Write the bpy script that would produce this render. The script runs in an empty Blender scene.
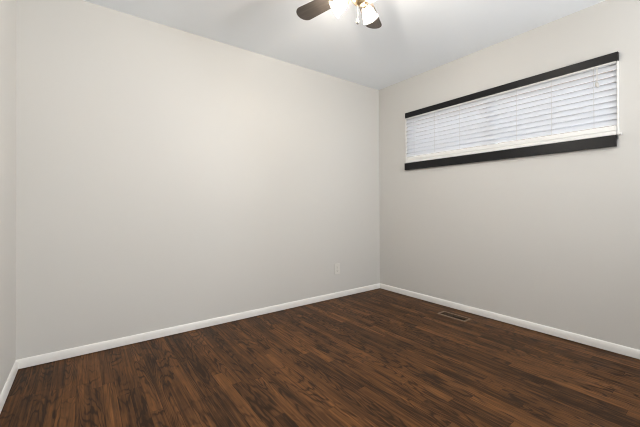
import bpy, bmesh, math, random
from mathutils import Vector, Matrix

random.seed(7)
scene = bpy.context.scene
COL = scene.collection
PI = math.pi

# ------------------------------------------------------------------ camera
ROOM_H, ROOM_W = 2.407, 3.228          # ceiling height, width (left wall at x=-ROOM_W)
Y_NEAR = -3.40                         # wall behind the camera
yaw, pitch, roll = 0.9354, 0.0056, -0.0042
F0 = Vector((math.cos(yaw), math.sin(yaw), 0)); R0 = Vector((math.sin(yaw), -math.cos(yaw), 0)); U0 = Vector((0, 0, 1))
F1 = F0 * math.cos(pitch) + U0 * math.sin(pitch)
U1 = U0 * math.cos(pitch) - F0 * math.sin(pitch)
R2 = R0 * math.cos(roll) + U1 * math.sin(roll)
U2 = U1 * math.cos(roll) - R0 * math.sin(roll)
cam_data = bpy.data.cameras.new('camera')
cam_data.sensor_width = 36.0
cam_data.lens = 320.5 / 640 * 36
cam_data.shift_y = -(213.5 - 204.2) / 640
cam_data.clip_start = 0.02
cam = bpy.data.objects.new('camera', cam_data)
COL.objects.link(cam)
M = Matrix((R2, U2, -F1)).transposed().to_4x4()
M.translation = (-2.8917, -2.7046, 1.0)
cam.matrix_world = M
scene.camera = cam

# ------------------------------------------------------------------ world, lights, exposure
world = bpy.data.worlds.new('sky')
scene.world = world
world.use_nodes = True
wn = world.node_tree.nodes
bg = wn['Background']
bg.inputs['Color'].default_value = (0.86, 0.92, 1.0, 1)
bg.inputs['Strength'].default_value = 11.0

def area(name, loc, target, sx, sy, power, color):
    d = bpy.data.lights.new(name, 'AREA')
    d.shape = 'RECTANGLE'; d.size = sx; d.size_y = sy; d.energy = power; d.color = color
    o = bpy.data.objects.new(name, d); COL.objects.link(o)
    o.location = loc
    o.rotation_euler = (Vector(target) - Vector(loc)).to_track_quat('-Z', 'Y').to_euler()
    return o
area('added_fill_light', (-0.9, -4.1, 1.30), (-2.3, -2.5, 2.90), 0.9, 0.7, 62, (0.975, 0.99, 1.0))  # unseen fill light added behind the camera to lift the ceiling and walls
BULB = 1950.0                           # radiance of the fan's bulbs

vs = scene.view_settings
vs.view_transform = 'Standard'; vs.look = 'None'; vs.exposure = 0.15; vs.gamma = 1.0; vs.use_curve_mapping = False
scene.cycles.filter_width = 1.1
scene.cycles.max_bounces = 16
scene.cycles.diffuse_bounces = 8
scene.cycles.transmission_bounces = 10
scene.cycles.transparent_max_bounces = 12

# ------------------------------------------------------------------ helpers
def new_mat(name):
    m = bpy.data.materials.new(name); m.use_nodes = True
    return m, m.node_tree.nodes, m.node_tree.links

def simple(name, color, rough=0.5, metal=0.0, spec=0.5, bump=None):
    m, n, l = new_mat(name)
    b = n['Principled BSDF']
    b.inputs['Base Color'].default_value = (*color, 1); b.inputs['Roughness'].default_value = rough
    b.inputs['Metallic'].default_value = metal; b.inputs['Specular IOR Level'].default_value = spec
    if bump:
        scale, strength, dist = bump
        tc = n.new('ShaderNodeTexCoord'); nz = n.new('ShaderNodeTexNoise'); bp = n.new('ShaderNodeBump')
        nz.inputs['Scale'].default_value = scale; nz.inputs['Detail'].default_value = 4
        bp.inputs['Strength'].default_value = strength; bp.inputs['Distance'].default_value = dist
        l.new(tc.outputs['Object'], nz.inputs['Vector']); l.new(nz.outputs[0], bp.inputs['Height'])
        l.new(bp.outputs[0], b.inputs['Normal'])
    return m

def bm_box(bm, lo, hi):
    vsx = [bm.verts.new((x, y, z)) for x in (lo[0], hi[0]) for y in (lo[1], hi[1]) for z in (lo[2], hi[2])]
    fs = [(0, 1, 3, 2), (4, 6, 7, 5), (0, 4, 5, 1), (2, 3, 7, 6), (0, 2, 6, 4), (1, 5, 7, 3)]
    return [bm.faces.new([vsx[i] for i in f]) for f in fs]

def bm_tube(bm, pts, r, seg=10, cap=True):
    pts = [Vector(p) for p in pts]
    rs = r if isinstance(r, (list, tuple)) else [r] * len(pts)
    rings = []
    for i, p in enumerate(pts):
        d = (pts[min(i + 1, len(pts) - 1)] - pts[max(i - 1, 0)]).normalized()
        ref = Vector((0, 0, 1)) if abs(d.z) < 0.9 else Vector((1, 0, 0))
        a = d.cross(ref).normalized(); b = d.cross(a)
        rings.append([bm.verts.new(p + (a * math.cos(2 * PI * k / seg) + b * math.sin(2 * PI * k / seg)) * rs[i]) for k in range(seg)])
    for A, B in zip(rings, rings[1:]):
        for k in range(seg):
            bm.faces.new((A[k], A[(k + 1) % seg], B[(k + 1) % seg], B[k]))
    if cap:
        bm.faces.new(rings[0]); bm.faces.new(rings[-1])

def bm_lathe(bm, prof, seg=32, mat=Matrix(), ripple=0.0, lobes=8):
    rings = []
    for r, z in prof:
        if r < 1e-6:
            rings.append([bm.verts.new(mat @ Vector((0, 0, z)))])
        else:
            rings.append([bm.verts.new(mat @ Vector((r * (1 + ripple * math.cos(lobes * 2 * PI * k / seg)) * math.cos(2 * PI * k / seg),
                                                     r * (1 + ripple * math.cos(lobes * 2 * PI * k / seg)) * math.sin(2 * PI * k / seg), z))) for k in range(seg)])
    for A, B in zip(rings, rings[1:]):
        if len(A) == 1 and len(B) == 1: continue
        for k in range(seg):
            k2 = (k + 1) % seg
            if len(A) == 1: bm.faces.new((A[0], B[k2], B[k]))
            elif len(B) == 1: bm.faces.new((A[k], A[k2], B[0]))
            else: bm.faces.new((A[k], A[k2], B[k2], B[k]))

def bm_prism(bm, outline, z0, z1, mat=Matrix()):
    a = [bm.verts.new(mat @ Vector((x, y, z0))) for x, y in outline]
    b = [bm.verts.new(mat @ Vector((x, y, z1))) for x, y in outline]
    bm.faces.new(list(reversed(a))); bm.faces.new(b)
    n = len(a)
    for i in range(n):
        bm.faces.new((a[i], a[(i + 1) % n], b[(i + 1) % n], b[i]))

def obj(name, bm, mat, parent=None, bevel=0.0, smooth=False, seg=2):
    bmesh.ops.recalc_face_normals(bm, faces=bm.faces)
    me = bpy.data.meshes.new(name); bm.to_mesh(me); bm.free()
    if smooth:
        for p in me.polygons: p.use_smooth = True
    o = bpy.data.objects.new(name, me); COL.objects.link(o)
    me.materials.append(mat)
    if bevel:
        md = o.modifiers.new('bevel', 'BEVEL'); md.width = bevel; md.segments = seg; md.limit_method = 'ANGLE'; md.angle_limit = math.radians(40)
    if parent: o.parent = parent
    return o

def empty(name, loc, label=None, cat=None, group=None, kind=None):
    o = bpy.data.objects.new(name, None); COL.objects.link(o)
    o.location = loc; o.empty_display_size = 0.05
    if label: o['label'] = label
    if cat: o['category'] = cat
    if group: o['group'] = group
    if kind: o['kind'] = kind
    return o

def struct(name, bm, mat, label, cat, bevel=0.0):
    o = obj(name, bm, mat, bevel=bevel)
    o['kind'] = 'structure'; o['label'] = label; o['category'] = cat
    return o

def boxes(*bs):
    bm = bmesh.new()
    for lo, hi in bs: bm_box(bm, lo, hi)
    return bm

# ------------------------------------------------------------------ materials
M_wall = simple('wall_paint', (0.645, 0.634, 0.608), 0.65, spec=0.3, bump=(110, 0.05, 0.001))
M_ceil = simple('ceiling_paint', (0.885, 0.925, 0.965), 0.8, spec=0.2, bump=(90, 0.15, 0.002))
M_base = simple('baseboard_paint', (0.84, 0.83, 0.805), 0.45, spec=0.35)
M_white = simple('white_vinyl', (0.82, 0.82, 0.80), 0.4)
M_black = simple('black_stained_wood', (0.009, 0.009, 0.0098), 0.38, spec=0.25, bump=(60, 0.1, 0.001))
M_cord = simple('white_cord', (0.62, 0.60, 0.57), 0.8)
M_plate = simple('outlet_plastic', (0.72, 0.70, 0.66), 0.35)
M_slot = simple('outlet_slot_dark', (0.03, 0.03, 0.03), 0.6)
M_screw = simple('screw_metal', (0.55, 0.53, 0.50), 0.35, metal=1)
M_bronze = simple('register_bronze', (0.18, 0.115, 0.068), 0.5, metal=0.0)
M_louver = simple('register_louver', (0.06, 0.04, 0.026), 0.5, metal=0.3)
M_duct = simple('duct_interior', (0.012, 0.011, 0.01), 0.8)
M_brass = simple('fan_brass', (0.62, 0.47, 0.30), 0.3, metal=1)
M_nickel = simple('chain_nickel', (0.45, 0.44, 0.43), 0.3, metal=1)
M_subfloor = simple('subfloor', (0.1, 0.08, 0.06), 0.9)

def slat_material():
    m, n, l = new_mat('blind_slat_vinyl')
    b = n['Principled BSDF']
    b.inputs['Base Color'].default_value = (0.84, 0.85, 0.87, 1); b.inputs['Roughness'].default_value = 0.4
    t = n.new('ShaderNodeBsdfTranslucent'); t.inputs['Color'].default_value = (0.86, 0.91, 1.0, 1)
    mx = n.new('ShaderNodeMixShader'); mx.inputs[0].default_value = 0.28
    l.new(b.outputs[0], mx.inputs[1]); l.new(t.outputs[0], mx.inputs[2])
    l.new(mx.outputs[0], n['Material Output'].inputs['Surface'])
    return m
M_slat = slat_material()

def glass_material(name, rough=0.0):
    m, n, l = new_mat(name)
    g = n.new('ShaderNodeBsdfGlossy'); g.inputs['Roughness'].default_value = 0.03
    t = n.new('ShaderNodeBsdfTransparent'); t.inputs['Color'].default_value = (0.93, 0.96, 0.95, 1)
    fr = n.new('ShaderNodeFresnel'); fr.inputs[0].default_value = 1.45
    mx = n.new('ShaderNodeMixShader')
    l.new(fr.outputs[0], mx.inputs[0]); l.new(t.outputs[0], mx.inputs[1]); l.new(g.outputs[0], mx.inputs[2])
    l.new(mx.outputs[0], n['Material Output'].inputs['Surface'])
    return m
M_glass = glass_material('window_glass')

def shade_material():
    m, n, l = new_mat('frosted_shade_glass')
    b = n['Principled BSDF']
    b.inputs['Base Color'].default_value = (0.9, 0.88, 0.84, 1); b.inputs['Roughness'].default_value = 0.25
    t = n.new('ShaderNodeBsdfTranslucent'); t.inputs['Color'].default_value = (1, 0.95, 0.86, 1)
    tr = n.new('ShaderNodeBsdfTransparent'); tr.inputs['Color'].default_value = (1, 0.96, 0.9, 1)
    m1 = n.new('ShaderNodeMixShader'); m1.inputs[0].default_value = 0.75
    m2 = n.new('ShaderNodeMixShader'); m2.inputs[0].default_value = 0.72
    l.new(b.outputs[0], m1.inputs[1]); l.new(t.outputs[0], m1.inputs[2])
    l.new(m1.outputs[0], m2.inputs[1]); l.new(tr.outputs[0], m2.inputs[2])
    l.new(m2.outputs[0], n['Material Output'].inputs['Surface'])
    return m
M_shade = shade_material()

def bulb_material():
    m, n, l = new_mat('lit_bulb')
    b = n['Principled BSDF']
    b.inputs['Base Color'].default_value = (0.9, 0.9, 0.9, 1)
    b.inputs['Emission Color'].default_value = (1.0, 0.985, 0.975, 1)
    b.inputs['Emission Strength'].default_value = BULB
    return m
M_bulb = bulb_material()

def blade_material():
    m, n, l = new_mat('fan_blade_wood')
    b = n['Principled BSDF']; b.inputs['Roughness'].default_value = 0.35
    tc = n.new('ShaderNodeTexCoord'); mp = n.new('ShaderNodeMapping'); nz = n.new('ShaderNodeTexNoise'); cr = n.new('ShaderNodeValToRGB')
    mp.inputs['Scale'].default_value = (6, 90, 30); nz.inputs['Scale'].default_value = 1; nz.inputs['Detail'].default_value = 5
    cr.color_ramp.elements[0].position = 0.3; cr.color_ramp.elements[0].color = (0.034, 0.028, 0.024, 1)
    cr.color_ramp.elements[1].position = 0.7; cr.color_ramp.elements[1].color = (0.062, 0.052, 0.044, 1)
    l.new(tc.outputs['Object'], mp.inputs[0]); l.new(mp.outputs[0], nz.inputs['Vector'])
    l.new(nz.outputs[0], cr.inputs[0]); l.new(cr.outputs[0], b.inputs['Base Color'])
    return m
M_blade = blade_material()

def floor_material():
    m, n, l = new_mat('oak_strip_floor')
    b = n['Principled BSDF']
    def math_(op, a, c=None, d=None):
        nd = n.new('ShaderNodeMath'); nd.operation = op
        for i, v in enumerate((a, c, d)):
            if v is None: continue
            if isinstance(v, (int, float)): nd.inputs[i].default_value = v
            else: l.new(v, nd.inputs[i])
        return nd.outputs[0]
    def comb(x, y, z):
        nd = n.new('ShaderNodeCombineXYZ')
        for i, v in enumerate((x, y, z)):
            if isinstance(v, (int, float)): nd.inputs[i].default_value = v
            else: l.new(v, nd.inputs[i])
        return nd.outputs[0]
    def noise(vec, detail=3, rough=0.5, scale=1.0, dist=0.0):
        nd = n.new('ShaderNodeTexNoise'); nd.inputs['Scale'].default_value = scale
        nd.inputs['Detail'].default_value = detail; nd.inputs['Roughness'].default_value = rough; nd.inputs['Distortion'].default_value = dist
        l.new(vec, nd.inputs['Vector']); return nd.outputs[0]
    def white(vec):
        nd = n.new('ShaderNodeTexWhiteNoise'); nd.noise_dimensions = '3D'; l.new(vec, nd.inputs['Vector'])
        sp = n.new('ShaderNodeSeparateColor'); l.new(nd.outputs['Color'], sp.inputs[0]); return nd.outputs['Value'], sp.outputs
    def smooth(v, a, c, lo=0.0, hi=1.0):
        nd = n.new('ShaderNodeMapRange'); nd.interpolation_type = 'SMOOTHSTEP'
        nd.inputs['From Min'].default_value = a; nd.inputs['From Max'].default_value = c
        nd.inputs['To Min'].default_value = lo; nd.inputs['To Max'].default_value = hi
        l.new(v, nd.inputs['Value']); return nd.outputs[0]
    W = 0.0585
    tc = n.new('ShaderNodeTexCoord'); sp = n.new('ShaderNodeSeparateXYZ'); l.new(tc.outputs['Object'], sp.inputs[0])
    x, y = sp.outputs[0], sp.outputs[1]
    u = math_('DIVIDE', x, W); row = math_('FLOOR', u); fu = math_('SUBTRACT', u, row)
    _, rr = white(comb(row, 3.7, 1.3))
    L = math_('MULTIPLY_ADD', rr[1], 0.55, 0.45)
    v = math_('ADD', math_('DIVIDE', y, L), math_('MULTIPLY', rr[0], 17.0)); brd = math_('FLOOR', v); fv = math_('SUBTRACT', v, brd)
    rv, rc = white(comb(row, brd, 9.1))
    _, rd = white(comb(brd, row, 4.4))
    lx = math_('MULTIPLY', math_('SUBTRACT', fu, math_('MULTIPLY_ADD', rd[0], 0.7, 0.15)), W)   # across the board from its heart line
    ox = math_('MULTIPLY', rc[0], 40.0); oy = math_('MULTIPLY', rc[1], 40.0)
    # annual-ring arches: nested parabolas warped by noise
    warp = noise(comb(math_('MULTIPLY_ADD', x, 22.0, ox), math_('MULTIPLY_ADD', y, 4.2, oy), ox), 2, 0.5)
    A = math_('MULTIPLY_ADD', rd[1], 3600.0, -300.0)
    B = math_('MULTIPLY', math_('SUBTRACT', rd[2], 0.5), 30.0)
    ph = math_('ADD', math_('ADD', math_('MULTIPLY', math_('MULTIPLY', lx, lx), A), math_('MULTIPLY', y, B)), math_('MULTIPLY', warp, 3.6))
    ring = math_('ABSOLUTE', math_('SINE', math_('MULTIPLY', ph, PI)))
    ring = smooth(ring, 0.0, 0.85)                       # dark thin lines where it is 0
    ringamt = smooth(noise(comb(math_('MULTIPLY_ADD', x, 6.0, oy), math_('MULTIPLY_ADD', y, 2.2, ox), 2.0), 2), 0.36, 0.62)
    # straight pores and streaks
    pores = noise(comb(math_('MULTIPLY_ADD', x, 160.0, ox), math_('MULTIPLY_ADD', y, 7.0, oy), 0.0), 4, 0.6)
    streak = noise(comb(math_('MULTIPLY_ADD', x, 70.0, oy), math_('MULTIPLY_ADD', y, 2.2, ox), 0.0), 4, 0.55, dist=0.6)
    blot = noise(comb(math_('MULTIPLY_ADD', x, 14.0, ox), math_('MULTIPLY_ADD', y, 5.0, oy), 5.0), 3, 0.6)
    knot = smooth(blot, 0.66, 0.80)
    # value from 0 (dark) to 1 (light)
    val = math_('MULTIPLY_ADD', rv, 0.25, 0.245)
    val = math_('ADD', val, math_('MULTIPLY', math_('SUBTRACT', streak, 0.5), 0.95))
    val = math_('ADD', val, math_('MULTIPLY', math_('SUBTRACT', pores, 0.5), 0.28))
    val = math_('ADD', val, math_('MULTIPLY', math_('SUBTRACT', blot, 0.5), 0.45))
    dark = math_('MULTIPLY', math_('SUBTRACT', 1.0, ring), math_('MULTIPLY', ringamt, 0.34))
    val = math_('SUBTRACT', val, dark)
    vein = smooth(noise(comb(math_('MULTIPLY_ADD', x, 55.0, ox), math_('MULTIPLY_ADD', y, 3.6, oy), 8.0), 2, 0.5), 0.60, 0.74)
    val = math_('SUBTRACT', val, math_('MULTIPLY', vein, 0.30))
    val = math_('SUBTRACT', val, math_('MULTIPLY', knot, 0.35))
    cr = n.new('ShaderNodeValToRGB'); e = cr.color_ramp.elements
    e[0].position = 0.0; e[0].color = (0.0254, 0.0121, 0.0050, 1)
    e[1].position = 1.0; e[1].color = (0.2820, 0.1216, 0.0376, 1)
    for p, c in ((0.22, (0.0606, 0.0263, 0.0098, 1)), (0.45, (0.1100, 0.0468, 0.0162, 1)), (0.70, (0.1720, 0.0743, 0.0245, 1))):
        k = e.new(p); k.color = c
    val = math_('MULTIPLY_ADD', math_('SUBTRACT', val, 0.36), 1.40, 0.36)
    l.new(val, cr.inputs[0])
    # seams
    du = math_('MINIMUM', fu, math_('SUBTRACT', 1.0, fu)); du = math_('MULTIPLY', du, W)
    dv = math_('MULTIPLY', math_('MINIMUM', fv, math_('SUBTRACT', 1.0, fv)), L)
    seam = smooth(math_('MINIMUM', du, dv), 0.0003, 0.0016)
    mx = n.new('ShaderNodeMix'); mx.data_type = 'RGBA'; mx.blend_type = 'MULTIPLY'
    mx.inputs['Factor'].default_value = 1.0
    sc_ = math_('MULTIPLY_ADD', seam, 0.55, 0.45)
    l.new(cr.outputs[0], mx.inputs['A']); l.new(comb(sc_, sc_, sc_), mx.inputs['B'])
    l.new(mx.outputs['Result'], b.inputs['Base Color'])
    rg = math_('MULTIPLY_ADD', pores, 0.22, 0.36); l.new(rg, b.inputs['Roughness'])
    b.inputs['Specular IOR Level'].default_value = 0.12
    bp = n.new('ShaderNodeBump'); bp.inputs['Strength'].default_value = 0.10; bp.inputs['Distance'].default_value = 0.0012
    l.new(math_('ADD', seam, math_('MULTIPLY', pores, 0.3)), bp.inputs['Height']); l.new(bp.outputs[0], b.inputs['Normal'])
    return m
M_floor = floor_material()

# ------------------------------------------------------------------ room shell
T = 0.12
# register hole in the floor
RX0, RX1, RY0, RY1 = -0.268, -0.150, -1.226, -0.952      # outer edge of the register flange
HX0, HX1, HY0, HY1 = RX0 + 0.018, RX1 - 0.018, RY0 + 0.018, RY1 - 0.018
bm = bmesh.new()
X0, X1, YB = -ROOM_W, 0.0, Y_NEAR - 1.6
for lo, hi in (((X0 - T, YB - T, -0.05), (HX0, T, 0)), ((HX1, YB - T, -0.05), (X1 + T, T, 0)),
               ((HX0, YB - T, -0.05), (HX1, HY0, 0)), ((HX0, HY1, -0.05), (HX1, T, 0))):
    bm_box(bm, lo, hi)
struct('floor', bm, M_floor, 'dark brown oak strip floor running towards the window wall', 'floor')
struct('ceiling', boxes(((X0 - T, YB - T, ROOM_H), (T, T, ROOM_H + 0.1))), M_ceil, 'smooth cool white painted ceiling', 'ceiling')
struct('wall_back', boxes(((X0 - T, 0, 0), (T, T, ROOM_H))), M_wall, 'long blank off-white wall with the outlet low on it', 'wall')
struct('wall_left', boxes(((X0 - T, Y_NEAR - T, 0), (X0, 0, ROOM_H))), M_wall, 'off-white wall at the left edge of the photo', 'wall')
WY0, WY1, WZ0, WZ1 = -2.165, -0.412, 1.440, 1.995        # window opening
struct('wall_right', boxes(((0, Y_NEAR - T, 0), (T, WY0, ROOM_H)), ((0, WY1, 0), (T, 0, ROOM_H)),
                           ((0, WY0, 0), (T, WY1, WZ0)), ((0, WY0, WZ1), (T, WY1, ROOM_H))), M_wall,
       'off-white wall with the long high window', 'wall')
# wall behind the camera, its wide opening added to let fill light in
OX0, OX1, OZ = -2.75, -0.35, 2.38
struct('wall_front', boxes(((X0, Y_NEAR - T, 0), (OX0, Y_NEAR, ROOM_H)), ((OX1, Y_NEAR - T, 0), (0, Y_NEAR, ROOM_H)),
                           ((OX0, Y_NEAR - T, OZ), (OX1, Y_NEAR, ROOM_H))), M_wall, 'off-white wall behind the camera with a wide added opening', 'wall')

bm = boxes(((X0 - T, YB - T, 0), (T, YB, ROOM_H)), ((X0 - T, YB, 0), (X0, Y_NEAR - T, ROOM_H)), ((0, YB, 0), (T, Y_NEAR - T, ROOM_H)))  # unseen walls added beyond the opening so the sky does not flood in
struct('wall_added_rear', bm, M_wall, 'off-white walls added behind the camera to keep sky light out', 'wall')

BH, BT, GAP = 0.061, 0.013, 0.005
def base_profile_back(x0, x1):
    prof = [(0, GAP), (-BT, GAP), (-BT, BH * 0.50), (-BT * 0.93, BH * 0.66), (-BT * 0.80, BH * 0.80), (-BT * 0.60, BH * 0.92), (-BT * 0.35, BH * 0.985), (-BT * 0.15, BH), (0, BH)]
    bm = bmesh.new()
    a = [bm.verts.new((x0, p, z)) for p, z in prof]; b = [bm.verts.new((x1, p, z)) for p, z in prof]
    bm.faces.new(a); bm.faces.new(list(reversed(b)))
    for i in range(len(prof)):
        j = (i + 1) % len(prof); bm.faces.new((a[i], a[j], b[j], b[i]))
    return bm
struct('baseboard_back', base_profile_back(X0, 0), M_base, 'white baseboard along the long blank wall', 'baseboard')
bm = base_profile_back(BT, -Y_NEAR)
bmesh.ops.transform(bm, matrix=Matrix.Rotation(-PI / 2, 4, 'Z'), verts=bm.verts)       # runs along -y on the right wall
struct('baseboard_right', bm, M_base, 'white baseboard under the window wall', 'baseboard')
bm = base_profile_back(Y_NEAR, -BT)
bmesh.ops.transform(bm, matrix=Matrix.Translation((X0, 0, 0)) @ Matrix.Rotation(PI / 2, 4, 'Z'), verts=bm.verts)
struct('baseboard_left', bm, M_base, 'white baseboard at the left edge of the photo', 'baseboard')

# ------------------------------------------------------------------ window
win = empty('window_1', (0.085, (WY0 + WY1) / 2, WZ0), 'long horizontal sliding window behind the white blind', 'window', kind='structure')
def local(bm, root):
    bmesh.ops.transform(bm, matrix=Matrix.Translation(-Vector(root.location)), verts=bm.verts); return bm
fw, fb = 0.035, 0.085
YM = -1.303
obj('window_frame', local(boxes(((0.055, WY0, WZ0), (0.115, WY1, WZ0 + fb)), ((0.055, WY0, WZ1 - fw), (0.115, WY1, WZ1)),
                          ((0.055, WY0, WZ0 + fb), (0.115, WY0 + fw, WZ1 - fw)), ((0.055, WY1 - fw, WZ0 + fb), (0.115, WY1, WZ1 - fw))), win), M_white, win)
obj('mullion', local(boxes(((0.042, YM - 0.030, WZ0 + fb), (0.115, YM + 0.030, WZ1 - fw))), win), M_white, win)
for a, b in ((WY0 + fw, YM - 0.030), (YM + 0.030, WY1 - fw)):
    obj('pane', local(boxes(((0.083, a, WZ0 + fb), (0.088, b, WZ1 - fw))), win), M_glass, win)

struct('trim_1', boxes(((-0.030, -2.172, 1.966), (0, -0.414, 2.022))), M_black, 'black board above the blind', 'trim', bevel=0.002)
struct('trim_2', boxes(((-0.030, -2.158, 1.392), (0, -0.404, 1.468))), M_black, 'black board under the blind', 'trim', bevel=0.002)
struct('trim_3', boxes(((-0.014, -2.170, 1.4685), (0, -2.161, 1.9655))), M_white, 'thin white strip at the right end of the blind', 'trim', bevel=0.0015)
struct('trim_4', boxes(((-0.006, -0.4135, 1.4685), (0, -0.400, 1.9655))), M_white, 'thin white strip at the left end of the blind', 'trim', bevel=0.0015)

# the neighbouring house wall and the yard glimpsed between the slats
M_yard = simple('yard_gravel', (0.22, 0.19, 0.16), 0.9, bump=(30, 0.4, 0.02))
M_tan = simple('neighbour_brick', (0.115, 0.075, 0.052), 0.85, bump=(25, 0.3, 0.01))
struct('ground', boxes(((T + 0.02, -7.0, -0.45), (7.0, 5.0, -0.35))), M_yard, 'gravel yard outside the long high window', 'ground')
struct('wall_outside', boxes(((3.4, -7.0, -0.35), (3.6, 5.0, 3.4))), M_tan, 'brown wall of the house next door seen between the blind slats', 'wall')

# ------------------------------------------------------------------ blind
BY0, BY1 = -2.1585, -0.4145
blind = empty('window_blind', (0.0, (BY0 + BY1) / 2, 1.47), 'white horizontal slat blind filling the long high window', 'blind')
bx = 0.004
tilt = math.radians(62)
def slat_bm():
    bm = bmesh.new()
    w, th, nseg = 0.050, 0.0026, 8
    top, bot = [], []
    for k in range(nseg + 1):
        s = (k / nseg - 0.5) * w
        crown = 0.0035 * (1 - (2 * s / w) ** 2)
        # local (across, normal): across runs from the lower room-side edge to the upper window-side edge
        for lst, off in ((top, th / 2), (bot, -th / 2)):
            nrm = crown + off
            X = s * math.cos(tilt) - nrm * math.sin(tilt)
            Z = s * math.sin(tilt) + nrm * math.cos(tilt)
            lst.append((X, Z))
    ring = top + bot[::-1]
    half = (BY1 - BY0) / 2
    a = [bm.verts.new((X, -half, Z)) for X, Z in ring]; b = [bm.verts.new((X, half, Z)) for X, Z in ring]
    bm.faces.new(a); bm.faces.new(b[::-1])
    for i in range(len(ring)):
        j = (i + 1) % len(ring); bm.faces.new((a[i], a[j], b[j], b[i]))
    return bm
NS, PITCH = 11, 0.0415
Z_LOW = 1.538                                             # lower edge of the lowest slat
s0 = None
for i in range(NS):
    zc = Z_LOW + 0.025 * math.sin(tilt) + i * PITCH
    if s0 is None:
        s0 = o = obj('slat', slat_bm(), M_slat, blind)
    else:
        o = s0.copy(); COL.objects.link(o); o.parent = blind
    o.location = (bx, 0, zc - 1.47)
obj('head_rail', local(boxes(((-0.018, BY0, 1.9555), (0.03, BY1, 1.994))), blind), M_white, blind)
obj('bottom_rail', local(boxes(((bx - 0.020, BY0, 1.4702), (bx + 0.014, BY1, 1.4985)), ((bx - 0.0185, BY0, 1.4990), (bx + 0.014, BY1, 1.5335))), blind), M_white, blind, bevel=0.004)
LAD = (-0.520, -0.772, -1.042, -1.541, -1.787, -2.040)
for yl in LAD:
    bm = bmesh.new()
    xf = bx - 0.025 * math.cos(tilt) - 0.004
    bm_tube(bm, [(xf, yl, 1.534), (xf, yl, 1.956)], 0.0011, 6)
    obj('ladder_cord', local(bm, blind), M_cord, blind)
# lift cord with its tassel in front of the slats
for k, (yc, zb) in enumerate(((-2.058, 1.852), (-2.064, 1.846))):
    bm = bmesh.new()
    bm_tube(bm, [(-0.021, yc, zb), (-0.021, yc, 1.958)], 0.0011, 6)
    cd = obj('pull_cord', local(bm, blind), M_cord, blind)
    bm = bmesh.new()
    bm_lathe(bm, [(0, 0.004), (0.004, 0.002), (0.006, -0.008), (0.009, -0.026), (0.008, -0.030), (0, -0.031)], 14,
             Matrix.Translation(Vector((-0.023, yc, zb)) - Vector(blind.location)))
    obj('tassel', bm, M_cord, cd, smooth=True)
bm = bmesh.new(); bm_box(bm, (-0.024, -2.182, 1.468), (0.0, -2.1705, 1.480))
obj('hold_down_bracket', local(bm, blind), M_white, blind, bevel=0.001)

# ------------------------------------------------------------------ outlet
OXc, OZc = -0.671, 0.315
out = empty('wall_outlet', (OXc, 0, OZc), 'small white duplex wall outlet low on the long blank wall', 'outlet')
def loc_box(lo, hi): return boxes((lo, hi))
obj('cover_plate', loc_box((-0.035, -0.006, -0.0575), (0.035, 0, 0.0575)), M_plate, out, bevel=0.003)
for dz in (0.0195, -0.0195):
    bm = bmesh.new()
    pts = []
    for k in range(28):
        a = 2 * PI * k / 28
        pts.append((max(-0.0145, min(0.0145, 0.0172 * math.cos(a))), 0.0145 * math.sin(a) + dz))
    bm_prism(bm, pts, 0.0060, 0.0078, Matrix.Rotation(PI / 2, 4, 'X'))
    rc = obj('receptacle', bm, M_plate, out)
    obj('socket_slot', boxes(((-0.0075, -0.0083, dz - 0.001), (-0.0055, -0.0079, dz + 0.007)), ((0.0055, -0.0083, dz), (0.0075, -0.0079, dz + 0.006)),
                       ((-0.002, -0.0083, dz - 0.009), (0.002, -0.0079, dz - 0.005))), M_slot, rc)
bm = bmesh.new(); bm_lathe(bm, [(0.0032, 0.006), (0.0030, 0.0072), (0, 0.0075)], 14, Matrix.Rotation(PI / 2, 4, 'X'))
obj('screw', bm, M_screw, out)

# ------------------------------------------------------------------ floor register
reg = empty('floor_register', ((RX0 + RX1) / 2, (RY0 + RY1) / 2, 0), 'brown metal floor vent by the baseboard under the window', 'vent')
hx, hy = (RX1 - RX0) / 2, (RY1 - RY0) / 2
ix, iy = hx - 0.0185, hy - 0.0185
ft = 0.0045
bm = bmesh.new()
o4 = [(-hx, -hy), (hx, -hy), (hx, hy), (-hx, hy)]
rings = []
for (ax, ay, z) in ((hx, hy, 0.0004), (hx - 0.003, hy - 0.003, ft), (ix, iy, ft), (ix - 0.001, iy - 0.001, -0.012)):
    rings.append([bm.verts.new((sx * ax, sy * ay, z)) for sx, sy in ((-1, -1), (1, -1), (1, 1), (-1, 1))])
for A, B in zip(rings, rings[1:]):
    for k in range(4): bm.faces.new((A[k], A[(k + 1) % 4], B[(k + 1) % 4], B[k]))
obj('frame', bm, M_bronze, reg)
obj('duct_boot', boxes(((-ix + 0.001, -iy + 0.001, -0.045), (ix - 0.001, iy - 0.001, -0.043))), M_duct, reg)
obj('divider_bar', boxes(((-0.0025, -iy, -0.006), (0.0025, iy, 0.003))), M_louver, reg)
lv = None
NL = 24
for k in range(NL):
    yy = -iy + (k + 0.5) * 2 * iy / NL
    if lv is None:
        lv = o = obj('louver', boxes(((-ix, -0.0006, -0.006), (ix, 0.0006, 0.006))), M_louver, reg)
    else:
        o = lv.copy(); COL.objects.link(o); o.parent = reg
    o.location = (0, yy, -0.004)
    o.rotation_euler = (math.radians(-40 if yy > 0 else 40), 0, 0)

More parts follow.
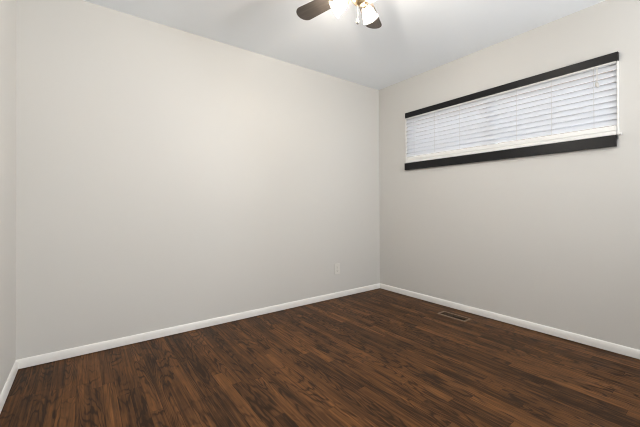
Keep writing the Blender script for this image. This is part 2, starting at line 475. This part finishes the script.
# ------------------------------------------------------------------ ceiling fan
FX, FY, FZ = -1.690, -1.440, 2.190                       # hub at blade height
fan = empty('ceiling_fan', (FX, FY, ROOM_H), 'ceiling fan with dark brown blades and three lit glass shades', 'ceiling fan')
def fl(z): return z - ROOM_H                              # height local to the fan
bm = bmesh.new()
bm_lathe(bm, [(0, fl(ROOM_H)), (0.075, fl(ROOM_H)), (0.075, fl(2.392)), (0.062, fl(2.368)), (0.03, fl(2.352)), (0.03, fl(2.33)), (0, fl(2.33))], 36)
obj('canopy', bm, M_brass, fan, smooth=True)
bm = bmesh.new()
bm_lathe(bm, [(0, fl(2.335)), (0.06, fl(2.333)), (0.095, fl(2.315)), (0.108, fl(2.285)), (0.108, fl(2.25)), (0.095, fl(2.222)), (0.07, fl(2.205)), (0, fl(2.205))], 40)
obj('motor_housing', bm, M_brass, fan, smooth=True)
R_TIP = 0.441
ANG0 = 33.0
def blade_outline():
    pts = []
    xs = 0.150
    w0, w1 = 0.045, 0.056                                  # half widths at the root and near the tip
    pts.append((xs, -w0 + 0.012)); pts.append((xs + 0.012, -w0))
    xt = R_TIP - 0.050
    n = 14
    for k in range(n + 1):
        a = -PI / 2 + PI * k / n
        pts.append((xt + 0.050 * math.cos(a), w1 * math.sin(a)))
    pts.append((xs + 0.012, w0)); pts.append((xs, w0 - 0.012))
    return pts
for k in range(5):
    ang = math.radians(ANG0 + 72 * k)
    Mx = Matrix.Rotation(ang, 4, 'Z') @ Matrix.Translation((0, 0, fl(FZ))) @ Matrix.Rotation(math.radians(11), 4, 'X')
    bm = bmesh.new(); bm_prism(bm, blade_outline(), -0.003, 0.003)
    bl = obj('blade', bm, M_blade, fan, bevel=0.0015); bl.matrix_local = Mx
    bm = bmesh.new()
    bm_prism(bm, [(0.145, -0.012), (0.175, -0.034), (0.205, -0.030), (0.225, 0), (0.205, 0.030), (0.175, 0.034), (0.145, 0.012)], 0.0033, 0.0063)
    bm_tube(bm, [(0.06, 0, 0.03), (0.10, 0, 0.024), (0.15, 0, 0.006)], [0.010, 0.009, 0.006], 10)
    ir = obj('blade_bracket', bm, M_brass, bl)
# light kit
bm = bmesh.new()
bm_lathe(bm, [(0, fl(2.204)), (0.045, fl(2.204)), (0.052, fl(2.180)), (0.048, fl(2.130)), (0.038, fl(2.122)), (0.038, fl(2.112)), (0.026, fl(2.096)), (0.008, fl(2.088)), (0, fl(2.086))], 32)
obj('light_kit_body', bm, M_brass, fan, smooth=True)
CAM_AZ = math.degrees(yaw)                                # direction away from the camera
for daz in (82, -36, 200):                                # measured from away-from-camera, positive to the left
    az = math.radians(CAM_AZ + daz)
    dirh = Vector((math.cos(az), math.sin(az), 0))
    p0 = Vector((0, 0, fl(2.130))) + dirh * 0.033
    dn = math.radians(33)
    ax = (dirh * math.cos(dn) + Vector((0, 0, -1)) * math.sin(dn)).normalized()
    p1 = p0 + dirh * 0.018
    bm = bmesh.new()
    bm_tube(bm, [p0, p1, p1 + ax * 0.012], 0.009, 12)
    SC = 0.86
    q = ax.to_track_quat('Z', 'Y').to_matrix().to_4x4()
    Ms = Matrix.Translation(p1 + ax * 0.010) @ q @ Matrix.Scale(SC, 4)
    bm_lathe(bm, [(0, 0), (0.018, 0.0), (0.021, 0.006), (0.021, 0.022), (0, 0.022)], 24, Ms)
    arm = obj('lamp_socket', bm, M_brass, fan, smooth=False)
    prof = [(0.020, 0.020), (0.026, 0.027), (0.033, 0.042), (0.038, 0.062), (0.042, 0.082), (0.049, 0.100), (0.053, 0.106)]
    inner = [(r - 0.0022, z) for r, z in reversed(prof)]
    bm = bmesh.new(); bm_lathe(bm, prof + inner, 48, Ms, ripple=0.018, lobes=12)
    sh = obj('lamp_shade', bm, M_shade, fan, smooth=True)
    bm = bmesh.new()
    bm_lathe(bm, [(0.0, 0.022), (0.010, 0.023), (0.011, 0.028), (0.015, 0.036), (0.018, 0.046), (0.015, 0.056), (0.008, 0.062), (0, 0.064)], 20, Ms)
    obj('bulb', bm, M_bulb, sh, smooth=True)
# pull chain
chx, chy = -0.008 * R0.x, -0.008 * R0.y
bm = bmesh.new()
z = 2.094
while z > 2.012:
    bm_lathe(bm, [(0, 0.0016), (0.0012, 0.0011), (0.0016, 0), (0.0012, -0.0011), (0, -0.0016)], 8, Matrix.Translation((chx, chy, fl(z))))
    z -= 0.0034
ch = obj('pull_chain', bm, M_nickel, fan)
bm = bmesh.new()
bm_lathe(bm, [(0, 0.002), (0.0022, 0.0), (0.003, -0.006), (0.0062, -0.011), (0.0085, -0.018), (0.0075, -0.024), (0.004, -0.028), (0, -0.029)], 16,
         Matrix.Translation((chx, chy, fl(2.012))))
obj('chain_pendant', bm, M_nickel, ch, smooth=True)
